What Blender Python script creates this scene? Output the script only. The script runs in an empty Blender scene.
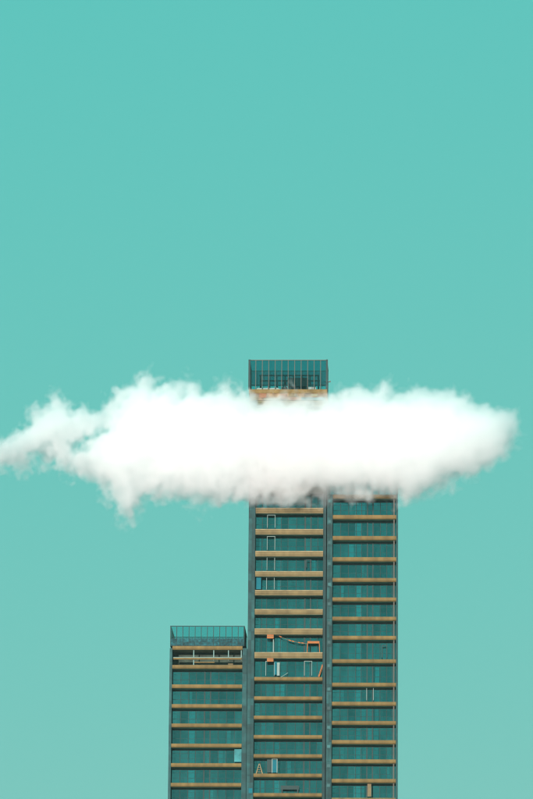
import bpy, bmesh, math, random
import numpy as np
from mathutils import Matrix, Vector, Euler
random.seed(11)
R = math.radians
scn = bpy.context.scene
col = scn.collection

# ------------------------------------------------------------------ camera
PITCH, ROLL, YAW = R(13.0), R(0.46), R(-2.0)
FPX = 4440.0                      # focal length in photograph pixels (533 x 799)
DIST = 787.0                      # metres to the facades
CAMZ = 1.7
cam_d = bpy.data.cameras.new('camera'); cam = bpy.data.objects.new('camera', cam_d); col.objects.link(cam)
cam_d.sensor_fit = 'VERTICAL'; cam_d.sensor_height = 36.0; cam_d.lens = FPX * 36.0 / 799.0
cam_d.clip_start = 1.0; cam_d.clip_end = 60000.0
CM = Matrix.Rotation(math.pi / 2 + PITCH, 4, 'X') @ Matrix.Rotation(ROLL, 4, 'Z')
cam.matrix_world = Matrix.Translation((0, 0, CAMZ)) @ CM
scn.camera = cam

# ------------------------------------------------------------------ sky, sun, exposure
SUN_EL, SUN_AZ = R(8), R(200)    # azimuth clockwise from +Y: low behind the camera, a little to its left
w = bpy.data.worlds.new('World'); scn.world = w; w.use_nodes = True
nt = w.node_tree; nt.nodes.clear()
sky = nt.nodes.new('ShaderNodeTexSky'); sky.sky_type = 'NISHITA'; sky.sun_disc = False
sky.sun_elevation = SUN_EL; sky.sun_rotation = SUN_AZ
sky.air_density = 1.0; sky.dust_density = 1.0; sky.ozone_density = 1.0
# the photograph's teal grade, the same for every direction: a power and a gain for each channel of the sky
sep = nt.nodes.new('ShaderNodeSeparateColor'); com = nt.nodes.new('ShaderNodeCombineColor')
nt.links.new(sky.outputs[0], sep.inputs[0])
for i, (pw, gain) in enumerate(((0.85, 0.66), (0.05, 5.25), (0.01, 5.00))):
    p = nt.nodes.new('ShaderNodeMath'); p.operation = 'POWER'; p.inputs[1].default_value = pw
    k = nt.nodes.new('ShaderNodeMath'); k.operation = 'MULTIPLY'; k.inputs[1].default_value = gain
    nt.links.new(sep.outputs[i], p.inputs[0]); nt.links.new(p.outputs[0], k.inputs[0]); nt.links.new(k.outputs[0], com.inputs[i])
EXPO = 0.4
bg = nt.nodes.new('ShaderNodeBackground'); bg.inputs[1].default_value = 0.10 / 2 ** EXPO
out = nt.nodes.new('ShaderNodeOutputWorld')
nt.links.new(com.outputs[0], bg.inputs[0]); nt.links.new(bg.outputs[0], out.inputs[0])
sun_d = bpy.data.lights.new('sun', 'SUN'); sun_d.energy = 3.75; sun_d.angle = R(0.5); sun_d.color = (1, 0.875, 0.84)
sun = bpy.data.objects.new('sun', sun_d); col.objects.link(sun)
to_sun = Vector((math.sin(SUN_AZ) * math.cos(SUN_EL), math.cos(SUN_AZ) * math.cos(SUN_EL), math.sin(SUN_EL)))
sun.rotation_euler = (-to_sun).to_track_quat('-Z', 'Y').to_euler(); sun.location = to_sun * 900
vs = scn.view_settings
vs.view_transform = 'Standard'; vs.look = 'None'; vs.exposure = EXPO; vs.gamma = 1.0; vs.use_curve_mapping = False
cy = scn.cycles
cy.max_bounces = 40; cy.volume_bounces = 40; cy.transparent_max_bounces = 64
cy.filter_width = 1.2; cy.diffuse_bounces = 3; cy.glossy_bounces = 3; cy.use_denoising = True

# ------------------------------------------------------------------ helpers
PIV = Matrix.Translation((0, DIST, 0)) @ Matrix.Rotation(YAW, 4, 'Z')   # the block's own frame: x along the facade, y into it
PINV = PIV.inverted()
def at(u, v, yl=0.0):
    """photograph pixel -> point on the plane y = yl of the block's frame"""
    d = CM.to_3x3() @ Vector(((u - 266.5) / FPX, -(v - 399.5) / FPX, -1))
    o = PINV @ Vector((0, 0, CAMZ)); d = PINV.to_3x3() @ d
    return o + d * ((yl - o.y) / d.y)
def X(u, v): return at(u, v).x
def Z(u, v): return at(u, v).z

def node_mat(name, base, rough=0.7, noise=0.0, scale=1.0, metal=0.0, streak=False, bump=0.0, rand=0.0):
    m = bpy.data.materials.new(name); m.use_nodes = True
    n = m.node_tree; b = n.nodes['Principled BSDF']
    b.inputs['Roughness'].default_value = rough; b.inputs['Metallic'].default_value = metal
    b.inputs['Base Color'].default_value = (*base, 1)
    src = None
    if noise or rand:
        geo = n.nodes.new('ShaderNodeNewGeometry')
        mp = n.nodes.new('ShaderNodeMapping'); mp.inputs['Scale'].default_value = (1, 1, 0.12) if streak else (1, 1, 1)
        tx = n.nodes.new('ShaderNodeTexNoise'); tx.inputs['Scale'].default_value = scale; tx.inputs['Detail'].default_value = 5
        n.links.new(geo.outputs['Position'], mp.inputs[0]); n.links.new(mp.outputs[0], tx.inputs['Vector'])
        oi = n.nodes.new('ShaderNodeObjectInfo')
        mr = n.nodes.new('ShaderNodeMapRange'); mr.inputs[1].default_value = 0.25; mr.inputs[2].default_value = 0.75
        mr.inputs[3].default_value = 1 - noise; mr.inputs[4].default_value = 1 + noise
        n.links.new(tx.outputs['Fac'], mr.inputs[0])
        mr2 = n.nodes.new('ShaderNodeMapRange'); mr2.inputs[3].default_value = 1 - rand; mr2.inputs[4].default_value = 1 + rand
        n.links.new(oi.outputs['Random'], mr2.inputs[0])
        mu = n.nodes.new('ShaderNodeMath'); mu.operation = 'MULTIPLY'
        n.links.new(mr.outputs[0], mu.inputs[0]); n.links.new(mr2.outputs[0], mu.inputs[1])
        vm = n.nodes.new('ShaderNodeVectorMath'); vm.operation = 'SCALE'; vm.inputs[0].default_value = base
        n.links.new(mu.outputs[0], vm.inputs['Scale']); n.links.new(vm.outputs[0], b.inputs['Base Color'])
        if bump:
            bp = n.nodes.new('ShaderNodeBump'); bp.inputs['Strength'].default_value = bump; bp.inputs['Distance'].default_value = 0.05
            n.links.new(tx.outputs['Fac'], bp.inputs['Height']); n.links.new(bp.outputs[0], b.inputs['Normal'])
    return m

def glass_mat(name, trans, refl, f0, rand):
    """tinted coated glass: see-through tint with a reflecting coat, each pane a little different"""
    m = bpy.data.materials.new(name); m.use_nodes = True
    n = m.node_tree; n.nodes.clear()
    o = n.nodes.new('ShaderNodeOutputMaterial'); mix = n.nodes.new('ShaderNodeMixShader')
    t = n.nodes.new('ShaderNodeBsdfTransparent'); g = n.nodes.new('ShaderNodeBsdfGlossy'); g.inputs['Roughness'].default_value = 0.06
    t.inputs[0].default_value = (*trans, 1); g.inputs[0].default_value = (*refl, 1)
    oi = n.nodes.new('ShaderNodeObjectInfo')
    mr = n.nodes.new('ShaderNodeMapRange'); mr.inputs[3].default_value = f0 * (1 - rand); mr.inputs[4].default_value = f0 * (1 + rand)
    geo = n.nodes.new('ShaderNodeNewGeometry'); mp = n.nodes.new('ShaderNodeMapping'); mp.inputs['Scale'].default_value = (1.0, 1.0, 0.35)
    tx = n.nodes.new('ShaderNodeTexNoise'); tx.inputs['Scale'].default_value = 0.9; tx.inputs['Detail'].default_value = 4
    n.links.new(geo.outputs['Position'], mp.inputs[0]); n.links.new(mp.outputs[0], tx.inputs['Vector'])
    nr = n.nodes.new('ShaderNodeMapRange'); nr.inputs[1].default_value = 0.3; nr.inputs[2].default_value = 0.7; nr.inputs[3].default_value = 0.82; nr.inputs[4].default_value = 1.18
    pm = n.nodes.new('ShaderNodeMath'); pm.operation = 'MULTIPLY'; n.links.new(tx.outputs['Fac'], nr.inputs[0]); n.links.new(nr.outputs[0], pm.inputs[1])
    lw = n.nodes.new('ShaderNodeFresnel'); lw.inputs[0].default_value = 1.3
    ad = n.nodes.new('ShaderNodeMath'); ad.operation = 'ADD'; ad.use_clamp = True
    n.links.new(oi.outputs['Random'], mr.inputs[0]); n.links.new(mr.outputs[0], pm.inputs[0]); n.links.new(pm.outputs[0], ad.inputs[0]); n.links.new(lw.outputs[0], ad.inputs[1])
    n.links.new(ad.outputs[0], mix.inputs[0]); n.links.new(t.outputs[0], mix.inputs[1]); n.links.new(g.outputs[0], mix.inputs[2])
    n.links.new(mix.outputs[0], o.inputs[0])
    return m

M = {
 'stone': node_mat('beige_slab_edge', (0.185, 0.120, 0.036), 0.8, 0.32, 0.8, streak=True, bump=0.2, rand=0.08),
 'stone_new': node_mat('pale_slab_edge', (0.200, 0.147, 0.062), 0.8, 0.32, 0.8, streak=True, bump=0.2, rand=0.06),
 'soffit': node_mat('soffit', (0.26, 0.24, 0.16), 0.85, 0.25, 0.8),
 'rust': node_mat('raw_roof_edge', (0.27, 0.18, 0.10), 0.85, 0.7, 0.8, bump=0.4),
 'clad': node_mat('dark_teal_cladding', (0.010, 0.062, 0.062), 0.75, 0.4, 0.8, rand=0.4),
 'frame': node_mat('dark_metal_frame', (0.012, 0.043, 0.041), 0.7, 0.15, 1.0),
 'bronze': node_mat('bronze_mullion', (0.075, 0.065, 0.045), 0.6, 0.15, 1.0),
 'room': node_mat('room_wall', (0.08, 0.15, 0.15), 0.9, 0.3, 0.25, rand=0.1),
 'floor': node_mat('room_floor', (0.09, 0.11, 0.10), 0.9, 0.2, 0.5),
 'curtain': node_mat('pale_curtain', (0.72, 0.78, 0.75), 0.9, 0.1, 1.0, rand=0.25),
 'white': node_mat('white_frame', (0.20, 0.30, 0.27), 0.6, 0.1, 1.0),
 'pale_green': node_mat('pale_green_post', (0.16, 0.30, 0.27), 0.6, 0.1, 1.0),
 'orange': node_mat('orange_sheet', (0.40, 0.125, 0.024), 0.7, 0.2, 1.0),
 'yellow': node_mat('yellow_ladder', (0.30, 0.21, 0.08), 0.6, 0.1, 1.0),
 'cyan': node_mat('cyan_panel', (0.003, 0.15, 0.19), 0.9, 0.15, 1.0),
 'plant': node_mat('plant_unit_metal', (0.006, 0.026, 0.028), 0.5, 0.3, 0.5),
 'tan': node_mat('tan_board', (0.20, 0.15, 0.075), 0.8, 0.2, 1.0),
 'glass': glass_mat('teal_glass', (0.30, 0.68, 0.70), (0.10, 0.74, 0.80), 0.23, 0.28),
 'crown_glass': glass_mat('crown_glass', (0.12, 0.56, 0.60), (0.3, 0.8, 0.8), 0.06, 0.3),
 'crown_pale': glass_mat('pale_crown_glass', (0.45, 0.80, 0.82), (0.3, 0.8, 0.8), 0.08, 0.3),
 'rust2': node_mat('rust_stained_board', (0.26, 0.115, 0.055), 0.85, 0.5, 0.9),
 'sheet': node_mat('pale_cyan_sheet', (0.10, 0.19, 0.185), 0.6, 0.5, 0.6),
 'lit': node_mat('pale_cyan_blind', (0.05, 0.25, 0.26), 0.9, 0.5, 0.8),
 'vent': node_mat('vent_panel', (0.012, 0.095, 0.095), 0.6, 0.3, 0.8, rand=0.4),
 'speckle': node_mat('speckled_panel', (0.008, 0.075, 0.085), 0.85, 0.75, 2.4, rand=0.3),
 'coping': node_mat('pale_coping', (0.30, 0.24, 0.13), 0.8, 0.3, 1.0),
 'backwall': node_mat('dark_shade_wall', (0.045, 0.07, 0.05), 0.9, 0.5, 0.8),
 'ground': node_mat('ground_asphalt', (0.17, 0.17, 0.16), 0.9, 0.3, 0.05),
}
_unit = {}
def unit(mat):
    if mat not in _unit:
        me = bpy.data.meshes.new('block'); bm = bmesh.new(); bmesh.ops.create_cube(bm, size=1.0); bm.to_mesh(me); bm.free()
        me.materials.append(M[mat]); _unit[mat] = me
    return _unit[mat]
def block(name, mat, x0, x1, y0, y1, z0, z1, parent, rot=None):
    o = bpy.data.objects.new(name, unit(mat)); col.objects.link(o); o.parent = parent
    o.location = ((x0 + x1) / 2, (y0 + y1) / 2, (z0 + z1) / 2); o.scale = (abs(x1 - x0), abs(y1 - y0), abs(z1 - z0))
    if rot: o.rotation_euler = rot
    return o
def add_box(bm, x0, x1, y0, y1, z0, z1):
    v = [bm.verts.new((x, y, z)) for x in (x0, x1) for y in (y0, y1) for z in (z0, z1)]
    for f in ((0,1,3,2), (4,6,7,5), (0,4,5,1), (2,3,7,6), (0,2,6,4), (1,5,7,3)): bm.faces.new([v[i] for i in f])
def add_bar(bm, a, b, t):
    a, b = Vector(a), Vector(b); d = (b - a).normalized()
    s = d.cross(Vector((0, 1, 0))); s = s.normalized() if s.length > 1e-4 else Vector((1, 0, 0)); q = d.cross(s).normalized()
    v = [bm.verts.new(p + s * i * t / 2 + q * j * t / 2) for p in (a, b) for i, j in ((-1,-1), (1,-1), (1,1), (-1,1))]
    for f in ((3,2,1,0), (4,5,6,7), (0,1,5,4), (1,2,6,5), (2,3,7,6), (3,0,4,7)): bm.faces.new([v[i] for i in f])
def mesh(name, bm, mat, parent=None):
    bmesh.ops.recalc_face_normals(bm, faces=bm.faces)
    me = bpy.data.meshes.new(name); bm.to_mesh(me); bm.free()
    for k in ([mat] if isinstance(mat, str) else mat): me.materials.append(M[k])
    o = bpy.data.objects.new(name, me); col.objects.link(o); o.parent = parent
    return o
def tag(o, label, cat, group=None):
    o['label'] = label; o['category'] = cat
    if group: o['group'] = group
    return o
def empty(name, loc=(0, 0, 0)):
    """an Empty in the block's frame"""
    o = bpy.data.objects.new(name, None); col.objects.link(o); o.matrix_world = PIV @ Matrix.Translation(loc)
    return o

# ------------------------------------------------------------------ ground
bm = bmesh.new()
g = 8000.0
bm.faces.new([bm.verts.new(p) for p in ((-g, -g, 0), (g, -g, 0), (g, g, 0), (-g, g, 0))])
gr = mesh('ground', bm, 'ground'); gr['kind'] = 'structure'

# ------------------------------------------------------------------ towers
SET = 2.0        # glass stands this far behind the slab edges
ROOM = 5.0
def slab(root, x0, x1, zc, th, mat, name='balcony_slab'):
    """slab edge: upright fascia, lower third sloping back to the dark soffit, a thin lip coloured as a highlight"""
    z1, z0 = zc + th / 2, zc - th / 2; zk = z0 + th * 0.30
    pr = [(0.0, z1), (0.0, zk), (0.16, z0), (0.16 + ROOM, z0), (0.16 + ROOM, z1)]
    bm = bmesh.new()
    a = [bm.verts.new((x0, y, z)) for y, z in pr]; b = [bm.verts.new((x1, y, z)) for y, z in pr]
    bm.faces.new(a[::-1]); bm.faces.new(b)
    for i in range(5):
        f = bm.faces.new((a[i], a[(i + 1) % 5], b[(i + 1) % 5], b[i]))
        f.material_index = 1 if i == 2 else 0
    o = mesh(name, bm, [mat, 'soffit'], root)
    if mat == 'stone_new':      # edge highlights of the deeper slabs, put in as pale strips top and bottom
        block('coping', 'coping', x0 - 0.01, x1 + 0.01, -0.05, -0.002, z1 - 0.15, z1 + 0.01, o)
        block('lip_highlight', 'coping', x0 + 0.01, x1 - 0.01, 0.10, 0.155, z0 - 0.055, z0 - 0.002, o)
    return o

def storey(root, us, vref, z0, z1, panes=True):
    """one storey of glazing between the slab below (top z0) and the soffit above (z1)"""
    xs = [X(u, vref) for u in us]
    xs = [x for x in xs]
    bm = bmesh.new(); hd = 0.30
    add_box(bm, xs[0], xs[-1], SET, SET + 0.12, z1 - hd, z1 - 0.004)
    add_box(bm, xs[0], xs[-1], SET, SET + 0.12, z0 + 0.004, z0 + 0.10)
    zt = z0 + (z1 - z0) * 0.40
    add_box(bm, xs[0], xs[-1], SET + 0.01, SET + 0.09, zt - 0.022, zt + 0.022)
    zt = z0 + (z1 - z0) * 0.72; add_box(bm, xs[0], xs[-1], SET + 0.01, SET + 0.08, zt - 0.015, zt + 0.015)
    for i, x in enumerate(xs): add_box(bm, x - 0.04, x + 0.04, SET - 0.02, SET + 0.14, z0 + 0.1, z1 - hd)
    win = mesh('window', bm, 'frame', root)
    for a, b in zip(xs[:-1], xs[1:]):
        block('pane', 'glass', a + 0.05, b - 0.05, SET + 0.04, SET + 0.06, z0 + 0.1, z1 - hd, win)
    return win

_cur = None
def curtain(root, x0, x1, z0, z1):
    global _cur
    if _cur is None:
        bm = bmesh.new(); n = 24
        rows = [[bm.verts.new((-0.5 + i / n, 0.5 * math.sin(i * 2.1) * (1 - 0.3 * k), -0.5 + k)) for i in range(n + 1)] for k in (0, 1)]
        for i in range(n): bm.faces.new((rows[0][i], rows[0][i + 1], rows[1][i + 1], rows[1][i]))
        _cur = bpy.data.meshes.new('curtain'); bm.to_mesh(_cur); bm.free(); _cur.materials.append(M['curtain'])
    o = bpy.data.objects.new('curtain', _cur); col.objects.link(o); o.parent = root
    o.location = ((x0 + x1) / 2, SET + 0.30, (z0 + z1) / 2); o.scale = (x1 - x0, 0.16, z1 - z0)

def tower(name, label, edge, bay, us, bands, ths, vref, depth, vis, light_bays, dark_cols, ztop):
    """edge/bay in pixels at row vref; bands: pixel rows of the slab edges from the top; ths their heights in metres"""
    uc = (bay[0] + bay[1]) / 2
    xa, xb = X(edge[0], vref), X(edge[1], vref); x0, x1 = X(bay[0], vref), X(bay[1], vref)
    root = empty(name, ((xa + xb) / 2, 0, 0)); tag(root, label, 'tower')
    root.matrix_world = PIV                                 # origin of the block's frame, on the ground
    zs = [Z(uc, v) for v in bands]
    fh = zs[-2] - zs[-1]
    n_seen = len(zs)
    while zs[-1] - fh > 6: zs.append(zs[-1] - fh); ths = ths + [ths[-1]]
    # core behind the rooms and the flank walls
    block('core_wall', 'room', xa + 0.3, xb - 0.3, SET + ROOM - 0.6, depth, 0, zs[0] - 0.3, root)
    block('side_wall', 'clad', xa, x0 - 0.03, 0.10, depth + 0.1, 0, zs[0] - 0.05, root)
    block('side_wall', 'clad', x1 + 0.03, xb, 0.10, depth + 0.1, 0, zs[0] - 0.05, root)
    rng = random.Random(name)
    for i, (z, th) in enumerate(zip(zs, ths)):
        slab(root, x0, x1, z, th, 'stone_new' if th > 0.8 else 'stone')
        if i + 1 < len(zs):
            zt, zb = z - th / 2, zs[i + 1] + ths[i + 1] / 2
            # cladding panels of the flanks, proud of the wall with open joints
            for (p, q) in ((xa, x0 - 0.03), (x1 + 0.03, xb)):
                if q - p > 0.7 and i < n_seen + 1:
                    zc = zs[i + 1]
                    hh = z - zc
                    k = 2 if q - p > 0.9 else 1
                    ww = (q - p - 0.08) / k
                    for j in range(k):
                        block('panel', 'clad', p + 0.06 + j * ww, p + 0.02 + (j + 1) * ww, 0.04, 0.0985, zc + 0.03, zc + hh * 0.62, root)
                        block('panel', 'clad', p + 0.06 + j * ww, p + 0.02 + (j + 1) * ww, 0.04, 0.0985, zc + hh * 0.62 + 0.06, z - 0.03, root)
            if i not in vis.get('open', ()):
                if i < n_seen:
                    storey(root, us, vref, zb, zt)
                    for (a, b, pr) in light_bays:
                        if rng.random() < pr:
                            d = rng.uniform(-0.25, 0.25)
                            curtain(root, X(a, vref) + d, X(b, vref) + d * rng.uniform(-1, 1), zb + 0.12, zt - 0.25)
                    if rng.random() < 0.6:
                        j = rng.randrange(len(us) - 2); curtain(root, X(us[j], vref), X(us[j] + rng.uniform(2, 6), vref), zb + 0.12, zt - 0.25)
                    for c in dark_cols:
                        xc = X(c, vref); block('column', 'frame', xc - 0.10, xc + 0.10, SET - 0.05, SET + 0.6, zb + 0.002, zt - 0.002, root)
                else:
                    storey(root, us[::3] + [us[-1]] if us[::3][-1] != us[-1] else us[::3], vref, zb, zt)
    return root, zs, (xa, xb, x0, x1)

def glass_screen(root, x0, x1, z0, z1, depth, n, mat, mull, ymargin=0.25, back=None):
    """glazed roof screen on four sides: posts and rails, one pane per bay"""
    yf, yb = ymargin, depth
    bm = bmesh.new()
    xs = [x0 + (x1 - x0) * i / n for i in range(n + 1)]
    for x in xs:
        add_box(bm, x - 0.055, x + 0.055, yf + 0.05, yf + 0.22, z0, z1)
        add_box(bm, x - 0.05, x + 0.05, yb - 0.2, yb - 0.05, z0, z1)
    m = max(2, int(depth / 1.3)); ys = [yf + (yb - yf) * i / m for i in range(m + 1)]
    for y in ys[1:-1]:
        for x in (x0 + 0.1, x1 - 0.1): add_box(bm, x - 0.06, x + 0.06, y - 0.05, y + 0.05, z0, z1)
    for (a, b) in ((yf + 0.03, yf + 0.24), (yb - 0.22, yb - 0.03)):
        add_box(bm, x0 - 0.08, x1 + 0.08, a, b, z1 - 0.005, z1 + 0.10)
    for x in (x0, x1): add_box(bm, x - 0.07, x + 0.07, yf + 0.25, yb - 0.23, z1 - 0.004, z1 + 0.09)
    fr = mesh('glass_screen', bm, mull, root)
    for a, b in zip(xs[:-1], xs[1:]):
        block('pane', mat, a + 0.06, b - 0.06, yf + 0.1, yf + 0.12, z0 + 0.01, z1 - 0.01, fr)
        block('pane', back or mat, a + 0.06, b - 0.06, yb - 0.13, yb - 0.11, z0 + 0.01, z1 - 0.01, fr)
    for a, b in zip(ys[:-1], ys[1:]):
        for x in (x0 + 0.1, x1 - 0.1):
            block('pane', back or mat, x - 0.01, x + 0.01, a + 0.12, b - 0.22 if b == ys[-1] else b - 0.06, z0 + 0.01, z1 - 0.01, fr)
    return fr

S = 1 / 5.36    # metres per photograph pixel, upright
# --- tallest tower
A_bands = [403.5, 425, 446.5, 468, 489.2, 510.4, 531.6, 553.5, 573.6, 592.5, 611.6, 631.3, 655.0, 678.8, 698.2, 717.5, 736.8, 756.0, 775.4, 794.9]
A_th = [0.92] * 8 + [0.88] * 3 + [1.0, 1.0] + [0.64] * 7
A_us = [254.6, 261, 266, 274, 280, 287, 295.5, 303.8, 310.5, 317, 322.6]
tallA, zA, xA = tower('tall_tower', 'tallest glass tower with beige slab bands, its dark glazed crown rising above the cloud',
    (247.6, 325.6), (254.6, 322.6), A_us, A_bands, A_th, 640, 14.0, {}, [(276.5, 280.5, .8), (287.5, 291, .35), (256, 259, .4)], (304.5, 310), 0)
xa, xb, x0, x1 = xA
zr0, zr1 = Z(288, 389.3), Z(288, 360)
cx0, cx1 = X(249.2, 375), X(327.0, 375)
block('roof_slab', 'rust', xa - 0.02, xb + 0.1, 0.02, 14.05, zA[0] + 0.56, zr0 - 0.75, tallA)
block('roof_slab', 'stone', cx0 - 0.05, cx1 + 0.05, -0.12, 14.1, zr0 - 0.74, zr0 - 0.02, tallA)
zq0, zq1 = zA[0] + 0.60, zr0 - 0.78   # unfinished roof edge: leftover formwork boards and sheets
for ua, ub, lo_, hi_, mt in ((250, 258, .0, .55, 'tan'), (259, 266.5, .35, 1, 'rust2'), (264, 279, .0, .3, 'soffit'), (281, 287, .2, .9, 'rust2'), (288.5, 296, .5, 1, 'tan'), (290, 299, .0, .4, 'rust2'), (301, 325.5, .0, .42, 'sheet'), (311, 318, .55, .95, 'soffit')):
    block('formwork_board', mt, X(ua, 395), X(ub, 395), -0.09, 0.012, zq0 + (zq1 - zq0) * lo_, zq0 + (zq1 - zq0) * hi_, tallA)
glass_screen(tallA, cx0, cx1, zr0 + 0.62, zr1, 9.0, 12, 'crown_glass', 'bronze', back='crown_pale')
for x in (cx0 + 0.02, cx1 - 0.02): block('corner_post', 'frame', x - 0.17, x + 0.17, -0.02, 0.22, zr0, zr1 + 0.1, tallA)
for i in range(13):
    x = cx0 + (cx1 - cx0) * i / 12; block('post', 'bronze', x - 0.06, x + 0.06, 0.31, 0.46, zr0 - 0.02, zr0 + 0.62, tallA)
# roof frame behind the glass
bm = bmesh.new()
fx0, fx1, fz = X(260, 375), X(318, 375), Z(288, 373.3)
for i in range(8):
    x = fx0 + (fx1 - fx0) * i / 7
    add_box(bm, x - 0.10, x + 0.10, 1.8, 1.96, zr0, fz - 0.1); add_box(bm, x - 0.08, x + 0.08, 6.0, 6.16, zr0, fz - 0.1)
for y in (1.78, 5.98): add_box(bm, fx0 - 0.2, fx1 + 0.2, y, y + 0.2, fz - 0.1, fz + 0.13)
for x in (fx0, fx1): add_box(bm, x - 0.1, x + 0.1, 1.99, 5.97, fz - 0.09, fz + 0.12)
zm = (zr0 + fz) / 2 - 0.3
add_box(bm, fx0 - 1.6, fx1 + 1.6, 1.69, 1.78, zm - 0.05, zm + 0.05)
mesh('roof_frame', bm, 'frame', tallA)
bm = bmesh.new(); xbk = X(327.5, 381); zbk = Z(327, 381.2)
add_box(bm, xbk - 0.6, xbk + 0.55, 0.5, 0.62, zbk - 0.06, zbk + 0.06); add_box(bm, xbk + 0.35, xbk + 0.55, 0.46, 0.66, zbk + 0.06, zbk + 0.2)
mesh('bracket', bm, 'bronze', tallA)

# --- tower with its roof at the cloud's underside
B_bands = [496.5, 517.0, 538.0, 559.2, 579.8, 599.3, 618.6, 637.7, 661.1, 684.6, 703.7, 722.8, 742.0, 761.3, 780.8, 799.8]
B_th = [0.74] * 4 + [0.68] * 12
B_us = [332.3, 340, 348, 355.5, 361, 366.8, 372.8, 380, 386.5, 392, 396.0]
towB, zB, xB = tower('stepped_tower', 'glass tower with beige slab bands, its roof edge touching the cloud from below',
    (326.4, 397.6), (332.3, 396.0), B_us, B_bands, B_th, 640, 12.0, {}, [(355, 361, .75), (362, 365.5, .4), (374, 379, .3)], (367, 372.6), 0)
xa, xb, x0, x1 = xB
zt = zB[0] + 0.4
block('roof_slab', 'clad', xa + 0.02, xb - 0.02, 0.2, 12.0, zB[0] - 0.04, zt, towB)
glass_screen(towB, xa + 0.25, xb - 0.1, zt, zt + 3.2, 11.8, 11, 'crown_pale', 'frame', 0.3)
for i in range(len(B_bands) - 1):   # pale fin down the outer corner
    px_block_b = X(327.6, 640), X(330.6, 640); zv = zB[i] - 0.75; block('vent', 'vent', px_block_b[0], px_block_b[1], -0.01, 0.036, zv - 0.35, zv + 0.2, towB)
    xf = X(393.8, 640); block('fin', 'bronze', xf - 0.11, xf + 0.11, 0.35, 0.5, zB[i + 1] + B_th[i + 1] / 2 + 0.003, zB[i] - B_th[i] / 2 - 0.003, towB)

# --- lowest tower
C_bands = [647.8, 666.8, 686.3, 706.0, 725.4, 745.5, 765.0, 784.8, 804.4]
C_th = [0.66] * 9
C_us = [171.6, 180, 188, 195.5, 203.6, 209.8, 218, 226, 234, 241.8]
towC, zC, xC = tower('low_tower', 'lowest glass tower with pale glazed roof screen and an open railed top storey',
    (168.9, 246.6), (171.6, 241.8), C_us, C_bands, C_th, 715, 12.0, {'open': (0,)}, [(188.5, 194.5, .85), (220, 223, .3)], (204, 209.8), 0)
xa, xb, x0, x1 = xC
zp, zg0, zg1 = Z(207, 645.6), Z(207, 638.2), Z(207, 626.2)
bm = bmesh.new(); add_box(bm, xa + 0.05, X(244.4, 640), 0.30, 12.0, zC[0] + 0.37, zg0 - 0.01); mesh('parapet_wall', bm, 'frame', towC)
n = 12; px0, px1 = xa + 0.1, X(244.2, 640)
for i in range(n):
    a = px0 + (px1 - px0) * i / n; b = px0 + (px1 - px0) * (i + 1) / n
    for k in range(2):
        h0, h1 = zC[0] + 0.42, zg0 - 0.06; hm = (h0 + h1) / 2
        block('panel', 'speckle', a + 0.04, b - 0.04, 0.22, 0.2985, (h0, hm + 0.03)[k], (hm - 0.03, h1)[k], towC)
glass_screen(towC, px0, px1, zg0, zg1, 11.8, 12, 'crown_pale', 'frame', 0.15)
# open storey: inner wall with the storey's shade put into its dark colour, posts and rails
zo0, zo1 = zC[1] + 0.36, zC[0] - 0.36
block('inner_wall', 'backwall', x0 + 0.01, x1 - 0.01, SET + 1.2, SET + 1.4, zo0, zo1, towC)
for u in (193.6, 213.6, 228.3, 241.2):
    x = X(u, 655); block('post', 'pale_green', x - 0.08, x + 0.08, 0.45, 0.6, zo0 + 0.9 if u != 193.6 else zo0, zo1, towC)
zz = Z(207, 658.4); block('rail', 'stone', x0 + 0.15, x1 - 0.15, 0.2, 0.44, zz - 0.16, zz + 0.16, towC)
block('rail', 'pale_green', x0 + 0.15, x1 - 0.15, 0.16, 0.30, zz + 0.165, zz + 0.26, towC)
zz = Z(207, 662.0); block('rail', 'stone', X(194, 660), X(214.5, 660), 0.3, 0.42, zz - 0.09, zz + 0.09, towC)
zz = Z(207, 663.6); block('rail', 'tan', X(228, 660), X(233, 660), 0.3, 0.42, zz - 0.10, zz + 0.06, towC)

# ------------------------------------------------------------------ fittings of the towers and things standing in them
YF = 0.8
def frame_part(root, u0, u1, v0, v1, mat='white', t=0.085, top=True, name='door_frame', y=YF):
    a, b = at(u0, v0, y), at(u1, v1, y); bm = bmesh.new()
    add_box(bm, a.x, a.x + t, y, y + 0.1, b.z, a.z); add_box(bm, b.x - t, b.x, y, y + 0.1, b.z, a.z)
    if top: add_box(bm, a.x + t, b.x - t, y, y + 0.1, a.z - t, a.z)
    return mesh(name, bm, mat, root)
def px_block(name, mat, u0, u1, v0, v1, root, y=YF, d=0.1):
    a, b = at(u0, v0, y), at(u1, v1, y)
    return block(name, mat, a.x, b.x, y, y + d, b.z, a.z, root)
for u0, u1, v0, v1 in ((267.3, 275.3, 514.8, 527.6), (267, 275, 536.2, 549.8), (266.8, 274.8, 557.2, 570), (266.4, 274.4, 577.2, 589.4)):
    frame_part(tallA, u0, u1, v0, v1)
frame_part(tallA, 265.6, 274.4, 661.0, 675.6)
frame_part(tallA, 304.2, 312, 660.9, 675.6)
px_block('door', 'white', 277, 279.6, 662.5, 675.6, tallA)
px_block('door', 'cyan', 274.6, 276.6, 661.5, 674.6, tallA)
px_block('post', 'white', 273, 273.8, 638.6, 652, tallA)
px_block('panel', 'cyan', 255.6, 261, 577.2, 589.2, tallA)
px_block('door', 'frame', 267, 271.6, 759.5, 772.6, tallA)
fd = frame_part(tallA, 271.8, 277.4, 758.6, 772.8, t=0.14)
px_block('door', 'cyan', 272.7, 276.6, 759.8, 772.6, tallA)
px_block('panel', 'cyan', 248.6, 252.4, 788.2, 793, tallA, y=-0.02, d=0.05)
frame_part(towB, 366.4, 373.6, 688, 700.2, t=0.085, top=False)
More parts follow.
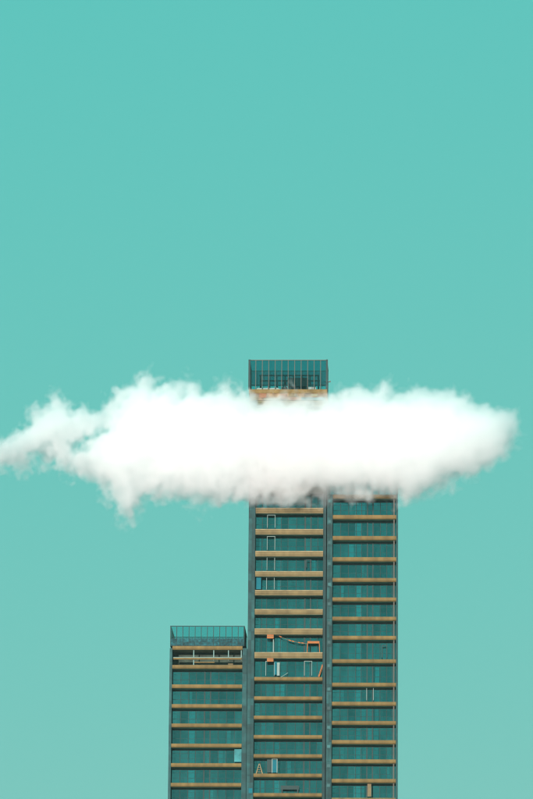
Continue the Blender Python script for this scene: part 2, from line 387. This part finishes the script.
px_block('panel', 'lit', 234.4, 241.4, 749.2, 761.8, towC, y=0.7, d=0.05)  # lit window: its glow is only put into the pale cyan colour
px_block('door', 'tan', 367.4, 371.2, 783.5, 796.5, towB)
frame_part(towB, 381.8, 387.2, 645, 657.5, mat='frame', t=0.14)
frame_part(tallA, 306, 310.6, 559.5, 567.5, mat='frame', t=0.14)

def thing(name, label, cat, u, v, y, group=None):
    p = at(u, v, y); o = empty(name, (p.x, y, p.z)); tag(o, label, cat, group); return o
def local(bm_fn, name, mat, root):
    bm = bmesh.new(); bm_fn(bm); return mesh(name, bm, mat, root)
def floor_z(zs, ths, i): return zs[i] + ths[i] / 2 + 0.003
# orange debris chute boxes hung under the slabs
for k, (u0, u1, v0, v1, i) in enumerate(((267, 273.6, 634.2, 638.4, 11), (267, 273.4, 657.8, 661.6, 12))):
    y = 0.25; a, b = at(u0, v0, y), at(u1, v1, y); zc = zA[i] - A_th[i] / 2 - 0.003
    t = empty('site_box', ((a.x + b.x) / 2, y, zc)); tag(t, ['small orange box under the thick slab above the hanging rope', 'small orange box above the paired white door frames'][k], 'box')
    w2 = (b.x - a.x) / 2; h = zc - b.z
    local(lambda bm: add_box(bm, -w2, w2, 0, 0.3, -h, 0), 'shell', 'orange', t)
    local(lambda bm: add_box(bm, -w2 - 0.03, w2 + 0.03, -0.03, -0.002, -h * 0.55, -h * 0.45), 'strap', 'tan', t)
# orange trestle on the thick-slab storey
y = 0.5; zf = floor_z(zA, A_th, 12); a, b = X(307, 650), X(319.6, 650)
t = empty('trestle', ((a + b) / 2, y, zf)); tag(t, 'orange trestle frame standing on a slab beside the hanging rope', 'trestle'); hw = (b - a) / 2
for s in (-1, 1):
    for q in (0, 0.5): local(lambda bm: add_bar(bm, (s * hw, q, 0), (s * (hw - 0.08), q, 1.70), 0.13), 'leg', 'orange', t)
local(lambda bm: add_box(bm, -hw + 0.05, hw - 0.05, -0.08, 0.58, 1.70, 2.1), 'top_beam', 'orange', t)
# rope with orange tags
y = 0.9; p0, p1 = at(276, 634.6, y), at(307.5, 643.6, y)
t = empty('rope', p0); tag(t, 'sagging rope with orange tags strung to the orange trestle', 'rope')
pts = [Vector(((p1.x - p0.x) * k / 10, 0, (p1.z - p0.z) * k / 10 - 0.35 * math.sin(math.pi * k / 10))) for k in range(11)]
def rope(bm):
    for a_, b_ in zip(pts[:-1], pts[1:]): add_bar(bm, a_, b_, 0.05)
local(rope, 'line', 'tan', t)
for k in (1, 4, 5, 7, 8): local(lambda bm: add_bar(bm, pts[k], pts[k] + (pts[k + 1] - pts[k]) * 0.8, 0.17), 'tag', 'orange', t)
# leaning orange board and white prop
y = 0.45; zf = floor_z(zA, A_th, 13)
xq = X(319.5, 674); t = empty('board', (xq, y, zf)); tag(t, 'orange board leaning against the cladding next to a white door frame', 'board')
local(lambda bm: add_bar(bm, (-0.15, 0, 0.1), (0.55, 0.2, 2.35), 0.26), 'plank', 'orange', t)
local(lambda bm: add_bar(bm, (-0.02, -0.16, 0.6), (0.38, -0.02, 1.9), 0.05), 'edge_strip', 'tan', t)
xq = X(280, 672); t = empty('prop', (xq, 0.9, zf)); tag(t, 'thin white slanting prop beside the white door leaf', 'prop')
local(lambda bm: add_bar(bm, (0, 0, 0.05), (1.4, 0.2, 0.95), 0.07), 'pole', 'white', t)
local(lambda bm: add_box(bm, -0.1, 0.1, -0.1, 0.1, 0, 0.05), 'foot_plate', 'white', t)
# stepladder
y = 0.6; zf = floor_z(zA, A_th, 18); xl = X(259.2, 770)
t = empty('stepladder', (xl, y, zf)); tag(t, 'yellow stepladder standing open behind a slab near a cyan door', 'ladder')
for s in (-1, 1):
    local(lambda bm: add_bar(bm, (s * 0.60, 0, 0), (s * 0.07, 0, 1.75), 0.10), 'rail', 'yellow', t)
    local(lambda bm: add_bar(bm, (s * 0.50, 0.55, 0), (s * 0.07, 0.12, 1.75), 0.08), 'rail', 'yellow', t)
for k in (0.4, 0.8, 1.2): local(lambda bm: add_box(bm, -0.58 + 0.3 * k, 0.58 - 0.3 * k, -0.03, 0.05, k - 0.03, k + 0.03), 'rung', 'yellow', t)
local(lambda bm: add_box(bm, -0.12, 0.12, -0.06, 0.2, 1.752, 1.83), 'top_cap', 'yellow', t)
# bench
zf = floor_z(zA, A_th, 19); a, b = X(280.5, 790), X(299, 790)
t = empty('bench', ((a + b) / 2, 0.7, zf)); tag(t, 'long dark bench on the slab below the stepladder', 'bench'); hw = (b - a) / 2
local(lambda bm: add_box(bm, -hw, hw, 0, 0.45, 0.75, 1.05), 'seat', 'frame', t)
local(lambda bm: add_box(bm, -hw, hw, 0.36, 0.44, 1.053, 1.5), 'backrest', 'frame', t)
for s in (-1, 1): local(lambda bm: add_box(bm, s * hw * 0.85 - 0.12, s * hw * 0.85 + 0.12, 0.03, 0.4, 0, 0.747), 'leg', 'frame', t)
# rooftop plant unit
a, b = X(288, 385), X(307.5, 385); yq = 2.6
t = empty('plant_unit', ((a + b) / 2, yq, zr0)); tag(t, 'dark boxy machinery unit on the roof inside the glazed crown', 'machinery'); hw = (b - a) / 2; hh = fz - zr0 - 0.2
local(lambda bm: add_box(bm, -hw, hw, 0, 2.6, 0.25, hh), 'housing', 'plant', t)
local(lambda bm: add_box(bm, -hw + 0.1, hw - 0.1, 0.1, 2.5, 0, 0.249), 'skid', 'frame', t)
for k in range(7): local(lambda bm: add_box(bm, -hw + 0.12 + k * 0.5, -hw + 0.5 + k * 0.5, -0.05, -0.002, 0.45, hh - 0.15), 'louvre', 'frame' if k % 3 else 'bronze', t)
a, b = X(281, 385), X(287, 385)
t = empty('pump', ((a + b) / 2, 2.2, zr0)); tag(t, 'small dark pump with pipe beside the rooftop machinery unit', 'pump'); hw = (b - a) / 2
local(lambda bm: add_box(bm, -hw, hw, 0, 1.0, 0, 0.9), 'housing', 'frame', t)
local(lambda bm: add_bar(bm, (-0.2, 0.4, 0.9), (0.1, 0.4, 2.4), 0.16), 'pipe', 'bronze', t)
a, b = X(261.5, 386), X(280, 386)
for k, (ua, ub, lab) in enumerate(((256, 280, 'long white bundle of sheeting on the roof along the crown glass'), (308, 316, 'short white sheeting pile next to the rooftop machinery unit'))):
    a, b = X(ua, 386), X(ub, 386); t = empty('sheeting', ((a + b) / 2, 0.9, zr0)); tag(t, lab, 'sheeting'); hw = (b - a) / 2
    def lump(bm):
        nn = 12; rr = random.Random(k)
        rows = []
        for i in range(nn + 1):
            x = -hw + 2 * hw * i / nn; h = (0.55 + 0.35 * k) * (0.75 + 0.35 * rr.random()) * (0.5 if i in (0, nn) else 1)
            rows.append([bm.verts.new((x, yy, zz_)) for yy, zz_ in ((-0.3, 0), (-0.25, h * .8), (0.1, h), (0.4, h * .7), (0.5, 0))])
        for p, q in zip(rows[:-1], rows[1:]):
            for i in range(4): bm.faces.new((p[i], p[i + 1], q[i + 1], q[i]))
        bm.faces.new(rows[0]); bm.faces.new(rows[-1][::-1])
    local(lump, 'wrap', 'white', t)
    local(lambda bm: add_box(bm, -0.05, 0.05, -0.34, 0.3, 0.0, 0.5 + 0.3 * k), 'strap', 'bronze', t)

# ------------------------------------------------------------------ cloud
# a real body of vapour: nested closed shells of one noisy field, each adding its own even density
OUT = [(-4,439),(8,438),(20,428),(35,416),(48,408),(57,398),(66,402),(70,408),(82,404),(90,411),(100,412),(108,404),(118,395),(135,390),(143,379),(150,382),(158,391),(178,391),(195,386),(205,391),(215,389),(226,383),(232,389),(240,391),(252,398),(265,400),(280,397),(300,398),(315,400),(330,395),(345,396),(360,392),(372,391),(385,387),(390,394),(410,395),(425,396),(445,396),(460,395),(470,402),(480,409),(500,411),(512,417),(517,432),(515,448),(505,458),(490,464),(475,472),(455,479),(440,488),(425,494),(410,500),(400,501),(385,496),(365,495),(340,496),(325,499),(300,500),(270,500),(250,499),(240,500),(225,506),(205,503),(190,498),(170,494),(150,493),(141,497),(137,510),(130,517),(124,510),(120,500),(110,497),(105,486),(95,478),(80,472),(65,467),(55,462),(45,458),(30,462),(15,467),(3,472),(-8,472),(-10,445)]
HOLE = [(72,446),(84,436),(98,430),(110,431),(104,440),(90,449),(76,454)]
YC = -2.3
def poly(pts): return np.array([[at(u, v, YC).x, at(u, v, YC).z] for u, v in pts])
def sdf(px, pz, P):
    px, pz = np.broadcast_arrays(px, pz); d = np.full(px.shape, 1e9); ins = np.zeros(px.shape, bool)
    for (ax, az), (bx, bz) in zip(P, np.roll(P, -1, 0)):
        ex, ez = bx - ax, bz - az
        tt = np.clip(((px - ax) * ex + (pz - az) * ez) / (ex * ex + ez * ez + 1e-9), 0, 1)
        d = np.minimum(d, np.hypot(px - ax - tt * ex, pz - az - tt * ez))
        c = ((az > pz) != (bz > pz)) & (px < ex * (pz - az) / (ez if abs(ez) > 1e-9 else 1e-9) + ax); ins ^= c
    return np.where(ins, d, -d)
P = poly(OUT); H = poly(HOLE)
VX = 0.21
lo = np.array([P[:, 0].min() - 4, YC - 12, P[:, 1].min() - 4]); hi = np.array([P[:, 0].max() + 4, YC + 12, P[:, 1].max() + 4])
N = np.ceil((hi - lo) / VX).astype(int)
gx, gy, gz = [lo[i] + VX * np.arange(N[i]) for i in range(3)]
rngn = np.random.default_rng(5)
def octave(cell):
    L = [int(np.ceil(N[i] * VX / cell)) + 4 for i in range(3)]
    a = rngn.standard_normal(L).astype(np.float32)
    for ax in range(3):
        q = np.arange(N[ax]) * VX / cell + 1 + rngn.random() * 0.9
        i = q.astype(int); f = (q - i).astype(np.float32)
        w0 = (1 - f) ** 3 / 6; w1 = (3 * f ** 3 - 6 * f ** 2 + 4) / 6; w2 = (-3 * f ** 3 + 3 * f ** 2 + 3 * f + 1) / 6; w3 = f ** 3 / 6
        sh = [1, 1, 1]; sh[ax] = -1
        a = sum(np.take(a, i + k - 1, axis=ax) * wk.reshape(sh) for k, wk in enumerate((w0, w1, w2, w3)))
    return a / a.std()
d2 = sdf(gx[:, None], gz[None, :], P)
dh = sdf(gx[:, None], gz[None, :], H)
d2 = np.minimum(d2, -dh * 1.3 - 0.2 + 0 * d2) if len(H) else d2
F = d2[:, None, :].astype(np.float32) - (np.maximum(np.abs(gy - YC) - 1.6, 0) ** 2 / 2.6)[None, :, None].astype(np.float32)
ragged = np.interp(gx, [gx[0], gx[0] + 0.55 * (gx[-1] - gx[0]), gx[-1]], [1.2, 0.95, 0.6]).astype(np.float32)[:, None, None]
lump = octave(5.0) * 0.25 + octave(2.8) * 0.36
fine = octave(1.5) * 0.46 + octave(0.85) * 0.52 + octave(0.48) * 0.46
F += (lump - np.abs(octave(2.0)) * 0.6 + fine) * ragged + 0.35
for ax in range(3):
    s = [slice(None)] * 3
    for e in (0, -1): s[ax] = e; F[tuple(s)] = -5
def surface_net(F, iso):
    g_ = F - iso; ins = g_ > 0
    n = np.array(F.shape) - 1
    acc = np.zeros((*n, 3), np.float32); cnt = np.zeros(tuple(n), np.int16)
    def sub(a, o): return a[o[0]:o[0] + n[0], o[1]:o[1] + n[1], o[2]:o[2] + n[2]]
    for ax in range(3):
        others = [i for i in range(3) if i != ax]
        for p in (0, 1):
            for q in (0, 1):
                o = [0, 0, 0]; o[others[0]] = p; o[others[1]] = q; o2 = list(o); o2[ax] = 1
                a, b = sub(g_, o), sub(g_, o2); x = (a > 0) != (b > 0)
                tt = np.where(x, a / np.where(x, a - b, 1), 0)
                acc[..., ax] += np.where(x, tt, 0); acc[..., others[0]] += x * p; acc[..., others[1]] += x * q; cnt += x
    idx = np.full(tuple(n), -1, np.int64); cells = np.argwhere(cnt > 0); idx[tuple(cells.T)] = np.arange(len(cells))
    V = cells + acc[tuple(cells.T)] / cnt[tuple(cells.T)][:, None]
    Q = []
    for ax in range(3):
        b_, c_ = (ax + 1) % 3, (ax + 2) % 3
        s0 = [slice(None)] * 3; s1 = [slice(None)] * 3; s0[ax] = slice(0, -1); s1[ax] = slice(1, None)
        e = np.argwhere(ins[tuple(s0)] != ins[tuple(s1)])
        flip = ins[tuple(s0)][tuple(e.T)]
        def cell(db, dc):
            k = e.copy(); k[:, b_] -= db; k[:, c_] -= dc; return idx[tuple(k.T)]
        q = np.stack([cell(1, 1), cell(0, 1), cell(0, 0), cell(1, 0)], 1)
        q[~flip] = q[~flip][:, ::-1]; Q.append(q)
    return V * VX + lo, np.concatenate(Q)
def vapour(dens):
    m = bpy.data.materials.new('cloud_vapour'); m.use_nodes = True; n = m.node_tree; n.nodes.clear()
    o = n.nodes.new('ShaderNodeOutputMaterial'); v = n.nodes.new('ShaderNodeVolumeScatter')
    v.inputs['Color'].default_value = (1, 1, 1, 1); v.inputs['Density'].default_value = dens; v.inputs['Anisotropy'].default_value = 0.0
    n.links.new(v.outputs[0], o.inputs['Volume']); return m
cloud = None
for iso, dens in ((-0.8, 0.05), (-0.15, 0.11), (0.5, 0.17), (1.3, 0.18), (2.3, 0.12)):
    V, Q = surface_net(F, iso)
    me = bpy.data.meshes.new('cloud'); me.vertices.add(len(V)); me.vertices.foreach_set('co', V.astype(np.float32).ravel())
    me.loops.add(Q.size); me.loops.foreach_set('vertex_index', Q.astype(np.int32).ravel())
    me.polygons.add(len(Q)); me.polygons.foreach_set('loop_start', np.arange(0, Q.size, 4, dtype=np.int32))
    me.update(calc_edges=True); me.materials.append(vapour(dens))
    o = bpy.data.objects.new('cloud' if cloud is None else 'vapour_layer', me); col.objects.link(o)
    if cloud is None:
        cloud = o; o.matrix_world = PIV
        tag(o, 'long ragged white cloud wrapped across the upper storeys of the tallest tower', 'cloud')
    else: o.parent = cloud

# ------------------------------------------------------------------ haze: even, thin air round the whole place
bm = bmesh.new(); add_box(bm, -8100, 8100, -8100, 8100, -1.5, zr1 + 12)
hz = mesh('haze', bm, 'ground'); hz.data.materials.clear(); hz['kind'] = 'stuff'
m = bpy.data.materials.new('haze_air'); m.use_nodes = True; n = m.node_tree; n.nodes.clear()
o = n.nodes.new('ShaderNodeOutputMaterial'); v = n.nodes.new('ShaderNodeVolumePrincipled')
v.inputs['Color'].default_value = (0.72, 0.90, 0.88, 1); v.inputs['Density'].default_value = 0.000045
n.links.new(v.outputs[0], o.inputs['Volume']); hz.data.materials.append(m)
